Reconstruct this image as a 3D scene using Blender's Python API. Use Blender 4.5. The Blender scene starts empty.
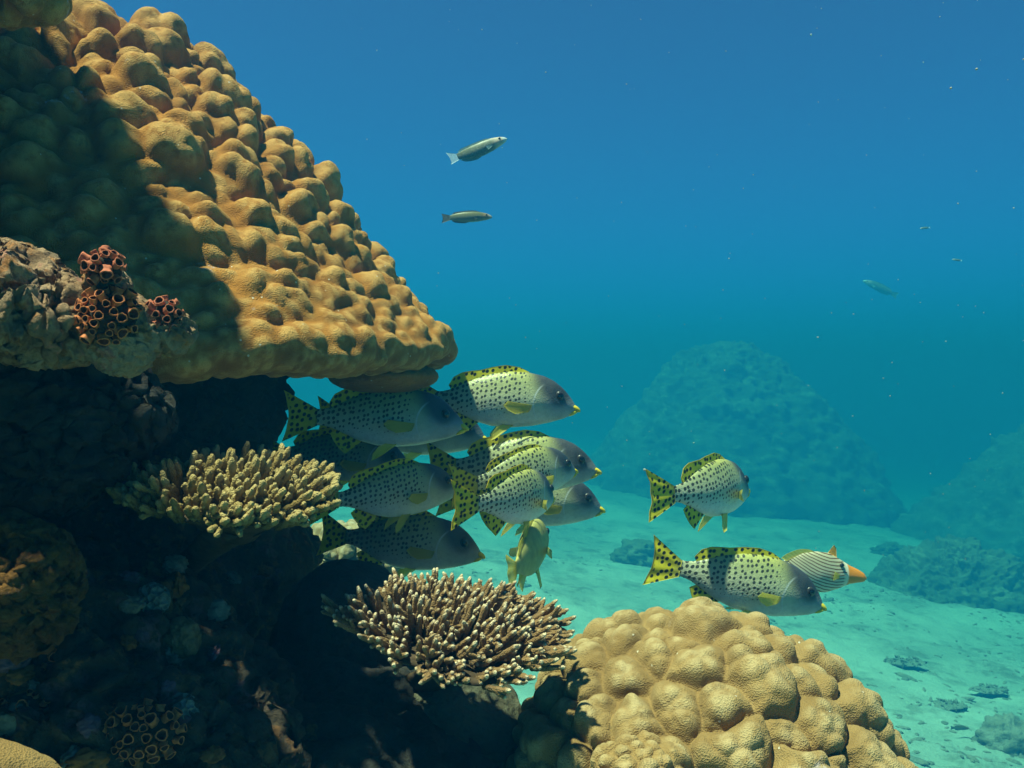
import bpy, math, random
import numpy as np
from mathutils import Vector, Matrix

# ------------------------------------------------------------------ camera, sky, sun, exposure
sc = bpy.context.scene
COL = sc.collection
FPX = 853.0
cam_data = bpy.data.cameras.new('camera')
cam_data.sensor_width = 36.0
cam_data.lens = 36.0 * FPX / 1024.0
cam_data.clip_start = 0.02
cam_data.clip_end = 500.0
cam = bpy.data.objects.new('camera', cam_data)
cam.location = (0, 0, 0)
cam.rotation_euler = (math.pi / 2, 0, 0)
COL.objects.link(cam)
sc.camera = cam

SUN_DIR = Vector((0.30, 0.13, -0.945)).normalized()
SUN_STRENGTH = 5.0
SKY_STRENGTH = 0.15
world = bpy.data.worlds.new('World')
sc.world = world
world.use_nodes = True
wn = world.node_tree
wn.nodes.clear()
sky = wn.nodes.new('ShaderNodeTexSky')
sky.sky_type = 'NISHITA'
sky.sun_disc = False
sky.altitude = 13000
sky.ozone_density = 10.0
sky.dust_density = 0.2
sky.sun_elevation = math.asin(-SUN_DIR.z)
sky.sun_rotation = math.atan2(-SUN_DIR.x, -SUN_DIR.y)
bg = wn.nodes.new('ShaderNodeBackground')
bg.inputs['Strength'].default_value = SKY_STRENGTH
wo = wn.nodes.new('ShaderNodeOutputWorld')
wn.links.new(sky.outputs[0], bg.inputs['Color'])
wn.links.new(bg.outputs[0], wo.inputs['Surface'])

sun_data = bpy.data.lights.new('sun', 'SUN')
sun_data.energy = SUN_STRENGTH
sun_data.angle = math.radians(2.0)
sun_data.color = (1.0, 0.87, 0.66)
sun = bpy.data.objects.new('sun', sun_data)
sun.rotation_euler = SUN_DIR.to_track_quat('-Z', 'Y').to_euler()
sun.location = (-2, -2, 9)
COL.objects.link(sun)

vs = sc.view_settings
vs.view_transform = 'Standard'
vs.look = 'None'
vs.exposure = 1.3
vs.gamma = 1.0
vs.use_curve_mapping = False
sc.cycles.use_denoising = True
sc.cycles.max_bounces = 6
sc.cycles.diffuse_bounces = 1
sc.cycles.volume_bounces = 2
sc.cycles.transparent_max_bounces = 8
sc.cycles.caustics_reflective = False
sc.cycles.caustics_refractive = False

# water: scattering and extinction per metre, (red, green, blue)
WATER_S = (0.0010, 0.0192, 0.0400)
WATER_T = (0.155, 0.077, 0.096)
WATER_G = 0.25
BOX = ((-60, -12, -9.0), (60, 95, 2.6))

rng = np.random.default_rng(7)
random.seed(7)

# ------------------------------------------------------------------ numpy helpers
def _hash(ix, iy, iz, seed):
    h = (ix.astype(np.int64) * 374761393 + iy.astype(np.int64) * 668265263 + iz.astype(np.int64) * 2147483647 + seed * 974711) & 0xffffffff
    h = ((h ^ (h >> 13)) * 1274126177) & 0xffffffff
    h = ((h ^ (h >> 16)) * 2246822519) & 0xffffffff
    return ((h ^ (h >> 15)) & 0xffffff) / float(0xffffff)

def vnoise(p, seed=0):
    i = np.floor(p); f = p - i; i = i.astype(np.int64)
    u = f * f * f * (f * (f * 6 - 15) + 10)
    r = 0
    for dx in (0, 1):
        wx = u[:, 0] if dx else 1 - u[:, 0]
        for dy in (0, 1):
            wy = u[:, 1] if dy else 1 - u[:, 1]
            for dz in (0, 1):
                wz = u[:, 2] if dz else 1 - u[:, 2]
                r = r + wx * wy * wz * _hash(i[:, 0] + dx, i[:, 1] + dy, i[:, 2] + dz, seed)
    return r * 2 - 1

def fbm(p, freq, octs=4, seed=0, gain=0.5):
    a = 1.0; s = 0; t = 0
    for o in range(octs):
        s = s + a * vnoise(p * freq * (2.03 ** o) + 17.3 * o, seed + o); t += a; a *= gain
    return s / t

def quad_normals(v, q):
    a, b, c, d = v[q[:, 0]], v[q[:, 1]], v[q[:, 2]], v[q[:, 3]]
    n = np.cross(c - a, d - b)
    vn = np.zeros_like(v)
    for k in range(4):
        for ax in range(3):
            vn[:, ax] += np.bincount(q[:, k], weights=n[:, ax], minlength=len(v))
    l = np.linalg.norm(vn, axis=1, keepdims=True); l[l < 1e-12] = 1
    return vn / l, np.linalg.norm(n, axis=1) * .5

def smooth(v, q, it=1, k=0.5):
    for _ in range(it):
        s = np.zeros_like(v); c = np.zeros(len(v))
        for i in range(4):
            for j in ((i + 1) % 4, (i + 3) % 4):
                for ax in range(3):
                    s[:, ax] += np.bincount(q[:, i], weights=v[q[:, j], ax], minlength=len(v))
                c += np.bincount(q[:, i], minlength=len(v))
        c[c == 0] = 1
        v = v * (1 - k) + k * s / c[:, None]
    return v

def lumps(v, q, rfun, seed, cover=0.85, amp=1.0, skew=0.0, nmax=4000, n0=None, fade=None, power=2.7, expo=.5, warp=.17):
    """swell the surface into a packing of rounded knobs with creases between; rfun(points) gives the knob radius"""
    r_ = np.random.default_rng(seed)
    n, area = quad_normals(v, q)
    if n0 is not None:
        n = n * .45 + n0 * .55; n /= np.linalg.norm(n, axis=1, keepdims=True)
    ctr = v[q].mean(axis=1)
    cand = r_.choice(len(q), size=nmax * 6, p=area / area.sum())
    cp = ctr[cand]; cr = rfun(cp) * r_.uniform(0.65, 1.4, len(cand))
    Pa = np.zeros((nmax, 3)); Ra = np.zeros(nmax); k = 0; miss = 0
    for i in range(len(cand)):
        if k and (((Pa[:k] - cp[i]) ** 2).sum(1) < ((Ra[:k] + cr[i]) * cover) ** 2).any():
            miss += 1
            if miss > 2500: break
            continue
        Pa[k] = cp[i]; Ra[k] = cr[i]; k += 1; miss = 0
        if k >= nmax: break
    Pa = Pa[:k]; Ra = Ra[:k]
    rv = rfun(v)
    w = np.stack([fbm(v / rv.mean(), .55, 2, seed + 3 + a) for a in range(3)], 1) * (rv * warp * 2)[:, None]
    vw = v + w
    t = np.zeros(len(v)); U = np.ones(len(v))
    B = 1500
    for s in range(0, len(v), B):
        vv = vw[s:s + B]
        m = ((Pa > vv.min(0) - Ra.max() * 3.5) & (Pa < vv.max(0) + Ra.max() * 3.5)).all(1)
        if m.sum() < 2: continue
        Pm, Rm = Pa[m], Ra[m]
        d2 = (vv * vv).sum(1)[:, None] + (Pm * Pm).sum(1)[None] - 2 * vv @ Pm.T
        d = np.sqrt(np.maximum(d2, 0)) / Rm
        i1 = d.argmin(1); f1 = d[np.arange(len(vv)), i1]; d[np.arange(len(vv)), i1] = 1e9; f2 = d.min(1)
        u = np.clip(2 * f1 / (f1 + f2 + 1e-9), 0, 1)
        U[s:s + B] = u
        t[s:s + B] = (1 - u ** power) ** expo * Rm[i1] * np.minimum(1.2, (f1 + f2) / 2 / .9)
    if fade is not None: t = t * fade
    d = n + np.array([0, 0, skew]); d /= np.linalg.norm(d, axis=1, keepdims=True)
    return v + d * (t * amp)[:, None], U

def grid_quads(nu, nv, wrap_u=False, off=0):
    iu = np.arange(nu if wrap_u else nu - 1); iv = np.arange(nv - 1)
    a, b = np.meshgrid(iu, iv, indexing='ij'); a = a.ravel(); b = b.ravel()
    a2 = (a + 1) % nu
    return np.stack([a * nv + b, a2 * nv + b, a2 * nv + b + 1, a * nv + b + 1], 1) + off

def mesh_obj(name, v, q, mat, parent=None, attrs=None, smooth_shade=True, tris=None, mats=None, fmat=None):
    me = bpy.data.meshes.new(name)
    v = np.asarray(v, dtype=np.float32); q = np.asarray(q, dtype=np.int32).reshape(-1, 4)
    nt = 0 if tris is None else len(tris)
    me.vertices.add(len(v)); me.vertices.foreach_set('co', v.ravel())
    loops = q.ravel()
    if nt: loops = np.concatenate([loops, np.asarray(tris, dtype=np.int32).ravel()])
    me.loops.add(len(loops)); me.loops.foreach_set('vertex_index', loops.astype(np.int32))
    me.polygons.add(len(q) + nt)
    st = np.concatenate([np.arange(len(q)) * 4, len(q) * 4 + np.arange(nt) * 3]).astype(np.int32)
    me.polygons.foreach_set('loop_start', st)
    me.polygons.foreach_set('use_smooth', np.ones(len(q) + nt, dtype=bool) if smooth_shade else np.zeros(len(q) + nt, dtype=bool))
    if fmat is not None: me.polygons.foreach_set('material_index', np.asarray(fmat, dtype=np.int32))
    me.update(); me.validate()
    for m in (mats or [mat]): me.materials.append(m)
    for k, a in (attrs or {}).items():
        at = me.attributes.new(k, 'FLOAT', 'POINT'); at.data.foreach_set('value', np.asarray(a, dtype=np.float32))
    o = bpy.data.objects.new(name, me); COL.objects.link(o)
    if parent: o.parent = parent
    return o

def tag(o, label=None, cat=None, group=None, kind=None):
    if label: o['label'] = label
    if cat: o['category'] = cat
    if group: o['group'] = group
    if kind: o['kind'] = kind
    return o

def empty(name, loc, rot=(0, 0, 0), scale=1.0):
    o = bpy.data.objects.new(name, None); COL.objects.link(o)
    o.location = loc; o.rotation_euler = rot; o.scale = (scale,) * 3
    o.empty_display_size = 0.05
    return o

def at(px, py, Y):
    return Vector(((px - 512) / FPX * Y, Y, (384 - py) / FPX * Y))

def sphere_grid(nu, nv):
    """unit sphere as a wrapped grid, poles on z"""
    th = np.linspace(0, 2 * np.pi, nu, endpoint=False); ph = np.linspace(0.004, np.pi - 0.004, nv)
    T, P = np.meshgrid(th, ph, indexing='ij')
    v = np.stack([np.cos(T) * np.sin(P), np.sin(T) * np.sin(P), np.cos(P)], -1).reshape(-1, 3)
    return v, grid_quads(nu, nv, True)[:, ::-1]

def loft(rings, cap=True):
    """rings: list of (n,3) arrays -> verts, quads, tris; closed tube"""
    n = len(rings[0]); v = np.vstack(rings); m = len(rings)
    q = []
    i = np.arange(n); j = (i + 1) % n
    for k in range(m - 1):
        q.append(np.stack([k * n + i, k * n + j, (k + 1) * n + j, (k + 1) * n + i], 1))
    q = np.vstack(q); t = np.zeros((0, 3), int)
    if cap:
        v = np.vstack([v, rings[0].mean(0), rings[-1].mean(0)])
        a = len(v) - 2; b = len(v) - 1
        t = np.vstack([np.stack([j, i, np.full(n, a)], 1), np.stack([(m - 1) * n + i, (m - 1) * n + j, np.full(n, b)], 1)])
    return v, q, t

# ------------------------------------------------------------------ materials
class NT:
    def __init__(s, name):
        s.m = bpy.data.materials.new(name); s.m.use_nodes = True; s.t = s.m.node_tree; s.t.nodes.clear()
        s.out = s.n('ShaderNodeOutputMaterial')
    def n(s, typ, **k):
        nd = s.t.nodes.new(typ)
        for a, b in k.items(): setattr(nd, a, b)
        return nd
    def l(s, a, b): s.t.links.new(a, b)
    def put(s, sock, val):
        if isinstance(val, bpy.types.NodeSocket): s.l(val, sock)
        elif val is not None: sock.default_value = val if not (isinstance(val, tuple) and len(val) == 3 and sock.type == 'RGBA') else (*val, 1)
    def math(s, op, a, b=None, c=None, clamp=False):
        nd = s.n('ShaderNodeMath', operation=op, use_clamp=clamp)
        for i, x in enumerate((a, b, c)):
            if x is not None: s.put(nd.inputs[i], x)
        return nd.outputs[0]
    def mix(s, f, a, b, mode='MIX'):
        nd = s.n('ShaderNodeMix', data_type='RGBA', blend_type=mode)
        s.put(nd.inputs[0], f); s.put(nd.inputs[6], a); s.put(nd.inputs[7], b)
        return nd.outputs[2]
    def step(s, x, lo, hi):
        nd = s.n('ShaderNodeMapRange', interpolation_type='SMOOTHSTEP')
        s.put(nd.inputs[0], x); nd.inputs[1].default_value = lo; nd.inputs[2].default_value = hi
        return nd.outputs[0]
    def coord(s, kind='Object'): return s.n('ShaderNodeTexCoord').outputs[kind]
    def noise(s, vec, scale, detail=4, rough=0.55):
        nd = s.n('ShaderNodeTexNoise'); s.put(nd.inputs['Vector'], vec)
        nd.inputs['Scale'].default_value = scale; nd.inputs['Detail'].default_value = detail; nd.inputs['Roughness'].default_value = rough
        return nd.outputs['Fac']
    def voro(s, vec, scale, rnd=1.0, feature='F1', dims='3D'):
        nd = s.n('ShaderNodeTexVoronoi', feature=feature, voronoi_dimensions=dims); s.put(nd.inputs['Vector'], vec)
        nd.inputs['Scale'].default_value = scale; nd.inputs['Randomness'].default_value = rnd
        return nd
    def attr(s, name): return s.n('ShaderNodeAttribute', attribute_name=name).outputs['Fac']
    def bump(s, h, strength=0.4, dist=0.01):
        nd = s.n('ShaderNodeBump'); s.put(nd.inputs['Height'], h)
        nd.inputs['Strength'].default_value = strength; nd.inputs['Distance'].default_value = dist
        return nd.outputs[0]
    def bsdf(s, color, rough=0.8, normal=None, spec=0.3, sheen=0.0, sheen_tint=(1, 1, 1), sss=0.0, trans_leaf=None, coat=0):
        b = s.n('ShaderNodeBsdfPrincipled')
        s.put(b.inputs['Base Color'], color); s.put(b.inputs['Roughness'], rough)
        b.inputs['Specular IOR Level'].default_value = spec
        if normal is not None: s.put(b.inputs['Normal'], normal)
        if sheen:
            b.inputs['Sheen Weight'].default_value = sheen; b.inputs['Sheen Roughness'].default_value = 0.4
            s.put(b.inputs['Sheen Tint'], sheen_tint)
        res = b.outputs[0]
        if trans_leaf:
            tr = s.n('ShaderNodeBsdfTranslucent'); s.put(tr.inputs[0], color)
            mx = s.n('ShaderNodeMixShader'); mx.inputs[0].default_value = trans_leaf
            s.l(res, mx.inputs[1]); s.l(tr.outputs[0], mx.inputs[2]); res = mx.outputs[0]
        s.l(res, s.out.inputs['Surface'])
        return s.m

def mat_porites(name, pale, mid, deep, polyp=420.0):
    t = NT(name); c = t.coord()
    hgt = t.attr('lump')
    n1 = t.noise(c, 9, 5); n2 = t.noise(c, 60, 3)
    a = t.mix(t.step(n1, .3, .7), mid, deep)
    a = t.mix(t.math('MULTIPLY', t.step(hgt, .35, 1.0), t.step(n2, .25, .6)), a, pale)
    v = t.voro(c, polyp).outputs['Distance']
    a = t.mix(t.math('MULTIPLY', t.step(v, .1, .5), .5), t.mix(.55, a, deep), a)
    grime = t.math('MULTIPLY', t.step(t.noise(c, 22, 6, .65), .6, .72), .5)
    a = t.mix(grime, a, (.05, .055, .03))
    scar = t.math('MULTIPLY', t.step(t.noise(c, 6.5, 5, .6), .66, .70), t.step(t.noise(c, 70, 4), .42, .58))
    a = t.mix(t.math('MULTIPLY', scar, .8), a, (.52, .42, .40))
    fleck = t.math('MULTIPLY', t.step(t.voro(c, 38).outputs['Distance'], .085, .06), t.step(t.noise(c, 11, 2), .5, .56))
    a = t.mix(t.math('MULTIPLY', fleck, .85), a, (.70, .62, .50))
    b1 = t.bump(v, .6, .003)
    nb = t.n('ShaderNodeBump'); t.put(nb.inputs['Height'], t.noise(c, 120, 4)); nb.inputs['Strength'].default_value = .2
    nb.inputs['Distance'].default_value = .004; t.l(b1, nb.inputs['Normal'])
    return t.bsdf(a, .85, nb.outputs[0], .15, sheen=.35, sheen_tint=pale)

def mat_rock(name, c1, c2, c3, c4, scale=6.0):
    """encrusted reef rock: base tones with patches of coralline pink, orange sponge and algal turf"""
    t = NT(name); c = t.coord()
    n1 = t.noise(c, scale, 6, .62); n2 = t.noise(c, scale * 2.7, 6, .6); n3 = t.noise(c, scale * 12, 4)
    v = t.voro(c, scale * 5)
    a = t.mix(t.step(n1, .35, .62), c1, c2)
    a = t.mix(t.step(n2, .54, .62), a, c3)
    a = t.mix(t.math('MULTIPLY', t.step(t.noise(c, scale * 1.6, 3), .58, .66), t.step(n3, .35, .6)), a, c4)
    a = t.mix(t.math('MULTIPLY', t.step(n3, .5, .75), .6), a, t.mix(.5, c1, (.01, .012, .012)))
    a = t.mix(t.math('MULTIPLY', t.step(v.outputs['Distance'], .0, .35), .5), t.mix(.4, a, c2), a)
    h = t.math('ADD', t.noise(c, scale * 6, 8, .7), t.math('MULTIPLY', v.outputs['Distance'], .5))
    return t.bsdf(a, .9, t.bump(h, .9, .02), .2)

def mat_plain(name, col, rough=.8, var=.25, scale=80, bump=.3, spec=.2, sheen=0):
    t = NT(name); c = t.coord()
    n = t.noise(c, scale, 5)
    a = t.mix(t.step(n, .3, .7), tuple(x * (1 - var) for x in col), tuple(min(1, x * (1 + var)) for x in col))
    return t.bsdf(a, rough, t.bump(n, bump, .004), spec, sheen=sheen, sheen_tint=col)

M = {}
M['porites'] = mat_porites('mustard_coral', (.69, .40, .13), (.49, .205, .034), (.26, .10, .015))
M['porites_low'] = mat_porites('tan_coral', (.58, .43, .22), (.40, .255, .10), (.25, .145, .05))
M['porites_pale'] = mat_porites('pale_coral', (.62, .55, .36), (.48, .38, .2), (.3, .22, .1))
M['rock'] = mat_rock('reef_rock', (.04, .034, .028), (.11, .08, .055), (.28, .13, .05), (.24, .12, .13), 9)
M['rock_shade'] = mat_rock('shade_toned_rock', (.03, .03, .028), (.06, .055, .045), (.08, .06, .05), (.06, .05, .05))  # darker version of the reef rock, with shade put into its colour
M['rock_pale'] = mat_rock('ledge_rock', (.26, .14, .07), (.55, .36, .22), (.50, .20, .06), (.60, .22, .18), 14)
M['rock_orange'] = mat_rock('orange_crust', (.17, .065, .018), (.25, .115, .03), (.12, .055, .022), (.10, .05, .035), 20)
M['rock_green'] = mat_rock('turf_rock', (.10, .10, .06), (.17, .16, .10), (.12, .10, .06), (.14, .12, .09), 9)
M['far_rock'] = mat_rock('distant_reef', (.08, .11, .05), (.19, .21, .11), (.30, .31, .18), (.12, .13, .07), .9)
M['cup'] = mat_plain('cup_coral_orange', (.50, .15, .08), .75, .35, 90)
M['cup_in'] = mat_plain('cup_coral_mouth', (.09, .03, .02), .8, .3, 120)
M['cup_pale'] = mat_plain('cup_coral_rust', (.52, .165, .06), .75, .35, 90)
M['rubble'] = mat_rock('sand_rubble', (.24, .24, .17), (.38, .36, .27), (.3, .29, .2), (.34, .32, .25), 5)
M['sponge'] = mat_plain('brown_sponge', (.19, .12, .06), .9, .4, 60, .6)

def mat_branch(name, base, mid, tip, lo, hi):
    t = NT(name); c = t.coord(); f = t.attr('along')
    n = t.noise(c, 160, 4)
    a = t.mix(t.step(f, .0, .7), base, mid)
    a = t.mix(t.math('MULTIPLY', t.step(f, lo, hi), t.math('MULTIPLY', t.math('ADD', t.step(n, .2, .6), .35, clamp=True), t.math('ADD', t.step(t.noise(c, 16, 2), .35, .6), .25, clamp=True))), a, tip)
    v = t.voro(c, 420).outputs['Distance']
    a = t.mix(t.math('MULTIPLY', t.step(v, .5, .1), .18), a, tip)
    return t.bsdf(a, .85, t.bump(t.math('MULTIPLY', v, -1), .6, .004), .2, sheen=.15, sheen_tint=tip)
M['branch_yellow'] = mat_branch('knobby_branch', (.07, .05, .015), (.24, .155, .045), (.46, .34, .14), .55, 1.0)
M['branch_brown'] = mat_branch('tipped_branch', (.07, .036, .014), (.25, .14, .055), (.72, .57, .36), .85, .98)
M['plate'] = mat_plain('coral_plate', (.07, .045, .025), .9, .3, 60, .5)

# sand
t = NT('sand'); c = t.coord()
n1 = t.noise(c, .55, 6, .6); n2 = t.noise(c, 2.6, 6, .65); n3 = t.noise(c, 30, 4)
a = t.mix(t.step(n1, .35, .65), (.40, .45, .36), (.58, .62, .50))
n4 = t.noise(c, 6.5, 6, .7)
rub = t.math('MULTIPLY', t.step(t.math('ADD', n2, t.math('MULTIPLY', n4, .6)), .78, .98), t.step(n1, .68, .42))
a = t.mix(t.math('MULTIPLY', rub, .6), a, (.14, .14, .09))
a = t.mix(t.math('MULTIPLY', t.step(n3, .5, .7), .3), a, (.4, .36, .27))
M['sand'] = t.bsdf(a, .95, t.bump(t.math('ADD', n2, t.math('MULTIPLY', n3, .25)), .6, .12), .1)

# fish skins (object coordinates: snout at +x 0.5, tail tip at -x 0.5, z up)
def fish_skin(name, kind):
    t = NT(name); c = t.coord()
    s = t.n('ShaderNodeSeparateXYZ'); t.l(c, s.inputs[0]); x, y, z = s.outputs
    oi = t.n('ShaderNodeObjectInfo').outputs['Random']
    cb = t.n('ShaderNodeCombineXYZ')
    wob = t.math('MULTIPLY', t.noise(c, 9, 2), .02)
    t.l(t.math('ADD', x, t.math('ADD', wob, t.math('MULTIPLY', oi, 3.0))), cb.inputs[0])
    t.l(t.math('MULTIPLY', t.math('ADD', z, t.math('MULTIPLY', x, -.25)), 1.0), cb.inputs[1])
    nz = t.noise(c, 45, 4)
    if kind == 'body':
        base = t.mix(t.step(z, -.13, .15), (.62, .63, .52), (.39, .41, .15))
        base = t.mix(t.step(z, -.02, -.12), base, (.78, .79, .74))
        base = t.mix(t.math('MULTIPLY', t.step(z, .11, .17), .6), base, (.52, .48, .08))
        v = t.voro(cb.outputs[0], 36, .5, dims='2D')
        vy = v.outputs['Distance']
        size = t.math('MULTIPLY', t.math('MULTIPLY', t.step(z, -.105, .0), t.step(x, .255, .14)), .28)
        size = t.math('ADD', size, t.math('MULTIPLY', t.step(x, -.1, -.28), .06))
        sp = t.step(t.math('SUBTRACT', size, vy), -.03, .03)
        col = t.mix(t.math('MULTIPLY', sp, .95), base, (.016, .018, .014))
        # grey head, darker round the eye and over the nape
        hd = t.step(t.math('ADD', x, t.math('MULTIPLY', z, .55)), .24, .36)
        headc = t.mix(t.step(z, -.07, .06), (.44, .46, .46), (.055, .06, .066))
        col = t.mix(hd, col, headc)
        ex = t.math('SUBTRACT', x, .385); ez = t.math('SUBTRACT', z, .040)
        de = t.math('SQRT', t.math('ADD', t.math('MULTIPLY', ex, ex), t.math('MULTIPLY', ez, ez)))
        col = t.mix(t.math('MULTIPLY', t.step(de, .075, .03), .8), col, (.03, .034, .04))
        # edge of the gill cover
        gx = t.math('SUBTRACT', x, .36); gz = t.math('ADD', z, .01)
        gd = t.math('ABSOLUTE', t.math('SUBTRACT', t.math('SQRT', t.math('ADD', t.math('MULTIPLY', gx, gx), t.math('MULTIPLY', gz, gz))), .125))
        gl = t.math('MULTIPLY', t.step(gd, .007, .002), t.step(x, .31, .25))
        col = t.mix(t.math('MULTIPLY', gl, .6), col, (.70, .72, .70))
        col = t.mix(t.math('MULTIPLY', t.step(nz, .4, .7), .18), col, (.12, .13, .11))
        sc_ = t.voro(c, 110).outputs['Distance']
        return t.bsdf(col, .42, t.bump(sc_, .18, .004), .45)
    if kind == 'fin':
        v = t.voro(cb.outputs[0], 31, .6, dims='2D').outputs['Distance']
        sp = t.step(t.math('SUBTRACT', .30, v), -.05, .05)
        edge = t.attr('edge')
        base = t.mix(t.step(nz, .3, .7), (.80, .68, .02), (.92, .78, .03))
        base = t.mix(t.math('MULTIPLY', t.step(edge, .35, .0), .6), base, (.58, .54, .16))
        sp = t.math('MULTIPLY', sp, t.step(edge, .97, .86))
        col = t.mix(sp, base, (.018, .02, .012))
        col = t.mix(t.math('MULTIPLY', t.step(edge, .94, .99), .5), col, (.62, .36, .04))
        return t.bsdf(col, .5, None, .35, trans_leaf=.35)
    if kind == 'clear':
        ray = t.math('SINE', t.math('MULTIPLY', t.attr('ray'), 60))
        base = t.mix(t.step(ray, -.6, .6), (.72, .62, .08), (.84, .74, .14))
        m = t.bsdf(base, .5, None, .35, trans_leaf=.5)
        src = t.out.inputs['Surface'].links[0].from_socket
        tp = t.n('ShaderNodeBsdfTransparent'); mx = t.n('ShaderNodeMixShader'); mx.inputs[0].default_value = .3
        t.l(src, mx.inputs[1]); t.l(tp.outputs[0], mx.inputs[2]); t.l(mx.outputs[0], t.out.inputs['Surface'])
        return m
    if kind == 'trigger':
        base = t.mix(t.step(z, -.15, .12), (.70, .66, .50), (.52, .47, .30))
        u = t.math('ADD', t.math('MULTIPLY', z, 1.0), t.math('MULTIPLY', t.math('MULTIPLY', x, x), -.9))
        u = t.math('ADD', u, t.math('MULTIPLY', x, .35))
        st = t.math('SINE', t.math('MULTIPLY', t.math('ADD', u, t.math('MULTIPLY', t.noise(c, 7, 2), .02)), 235))
        col = t.mix(t.math('MULTIPLY', t.step(st, .25, .7), t.step(x, .30, .25)), base, (.16, .09, .04))
        col = t.mix(t.step(x, .25, .29), col, (.80, .72, .52))
        col = t.mix(t.step(x, .295, .315), col, (.85, .27, .012))
        return t.bsdf(col, .45, None, .4)
    if kind == 'wrasse_light':
        base = t.mix(t.step(z, -.05, .09), (.10, .14, .12), (.14, .155, .08))
        base = t.mix(t.step(z, -.03, -.085), base, (.06, .09, .10))
        base = t.mix(t.step(x, .22, .34), base, (.52, .42, .30))
        base = t.mix(t.step(x, .40, .46), base, (.55, .62, .60))
        base = t.mix(t.math('MULTIPLY', t.step(nz, .45, .7), .3), base, (.5, .5, .4))
        return t.bsdf(base, .45, None, .4)
    if kind == 'wrasse_dark':
        base = t.mix(t.step(z, -.06, .06), (.16, .20, .17), (.11, .12, .035))
        base = t.mix(t.step(x, .24, .40), base, (.28, .20, .10))
        base = t.mix(t.math('MULTIPLY', t.step(x, .38, .46), .8), base, (.36, .36, .34))
        base = t.mix(t.math('MULTIPLY', t.step(nz, .45, .7), .4), base, (.05, .05, .03))
        return t.bsdf(base, .45, None, .4)
M['body'] = fish_skin('spotted_skin', 'body')
M['fin'] = fish_skin('spotted_fin', 'fin')
M['clear'] = fish_skin('yellow_fin', 'clear')
M['trigger'] = fish_skin('lined_skin', 'trigger')
M['wrasse_light'] = fish_skin('pale_wrasse_skin', 'wrasse_light')
M['wrasse_dark'] = fish_skin('dark_wrasse_skin', 'wrasse_dark')
M['plain'] = mat_plain('plain_yellow_skin', (.44, .40, .12), .5, .2, 14, .1, .35)
M['yellow'] = mat_plain('yellow_lip', (.80, .60, .03), .5, .12, 60, .1, .3)
M['orange'] = mat_plain('orange_fin', (.75, .33, .03), .5, .2, 60, .1, .3)
M['white_fin'] = mat_plain('white_fin', (.62, .78, .86), .5, .12, 30, .1, .3)
M['grey_fin'] = mat_plain('grey_fin', (.10, .12, .11), .5, .2, 30, .1, .3)
M['teal_fin'] = mat_plain('teal_fin', (.14, .24, .24), .5, .2, 30, .1, .3)
M['pupil'] = mat_plain('pupil', (.006, .006, .007), .12, .1, 20, 0, .6)
M['iris'] = mat_plain('iris', (.035, .035, .035), .3, .3, 60, 0, .5)
M['speck'] = mat_plain('drifting_speck', (.42, .40, .33), .8)

# ------------------------------------------------------------------ seabed and distant reef
def ground_z(x, y):
    x = np.asarray(x, float); y = np.asarray(y, float)
    xs = np.where(x < -1.0, -1.0 + np.tanh((x + 1.0) / 3) * 1.2, x)
    s = .12 * xs + .0 * np.minimum(y, 40)
    return -2.95 - 4.0 * np.tanh(s / 4.0)

def ground_hit(px, py):
    d = at(px, py, 1.0); lo = None
    y = .5
    while y < 90:
        p = d * y
        if p.z < float(ground_z(p.x, p.y)): return p
        y += .02
    return d * 90

gx = np.concatenate([-np.geomspace(58, 3.2, 60), np.linspace(-3, 11, 330), np.geomspace(11.2, 58, 60)])
gy = np.concatenate([np.linspace(-10, 0, 20), np.linspace(.2, 24, 420), np.geomspace(24.4, 93, 90)])
X, Y = np.meshgrid(gx, gy, indexing='ij')
v = np.stack([X.ravel(), Y.ravel(), ground_z(X, Y).ravel()], 1)
v[:, 2] += .010 * np.sin((v[:, 1] * 1.0 + .35 * v[:, 0] + 1.3 * fbm(v * [1, 1, 0], .8, 3, 4)) * 26) * np.clip((16 - v[:, 1]) / 8, 0, 1)
v[:, 2] += .16 * fbm(v * [1, 1, 0], .5, 4, 3) + .045 * fbm(v * [1, 1, 0], 3.1, 4, 9)
tag(mesh_obj('seabed', v, grid_quads(len(gx), len(gy)), M['sand']), kind='structure')

def far_mound(name, cx, cy, rx, ry, h, seed, label, power=1.5, skew=0.0):
    nu, nv = 260, 130
    th = np.linspace(0, 2 * np.pi, nu, endpoint=False); r = np.linspace(.003, 1, nv)
    T, R = np.meshgrid(th, r, indexing='ij'); T = T.ravel(); R = R.ravel()
    dirs = np.stack([np.cos(T), np.sin(T), np.zeros_like(T)], 1)
    wob = 1 + .16 * fbm(dirs * 1.4 + seed, 1.0, 3, seed)
    x = cx + rx * wob * R * np.cos(T) + skew * (1 - R); y = cy + ry * wob * R * np.sin(T)
    z0 = ground_z(x, y) - .35
    top = float(ground_z(cx, cy)) + h
    prof = np.clip(1 - R ** power, 0, 1) ** .8
    z = z0 + (top - z0) * prof
    v = np.stack([x, y, z], 1)
    q = grid_quads(nu, nv, True)
    n, _ = quad_normals(v, q); n *= np.sign(n[:, 2:3].mean())
    d = .75 * fbm(v, .33, 4, seed, .6) + .22 * fbm(v, .9, 4, seed + 2, .6) + .16 * (1 - 2 * np.abs(fbm(v, 1.9, 4, seed + 5, .6))) + .16 * fbm(v, 6.0, 3, seed + 8, .7)
    v = v + n * (d * np.clip(R * 6, .2, 1))[:, None]
    if n[:, 2].mean() < 0: q = q[:, ::-1]
    return tag(mesh_obj(name, v, q, M['far_rock']), label, 'coral reef')

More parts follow.
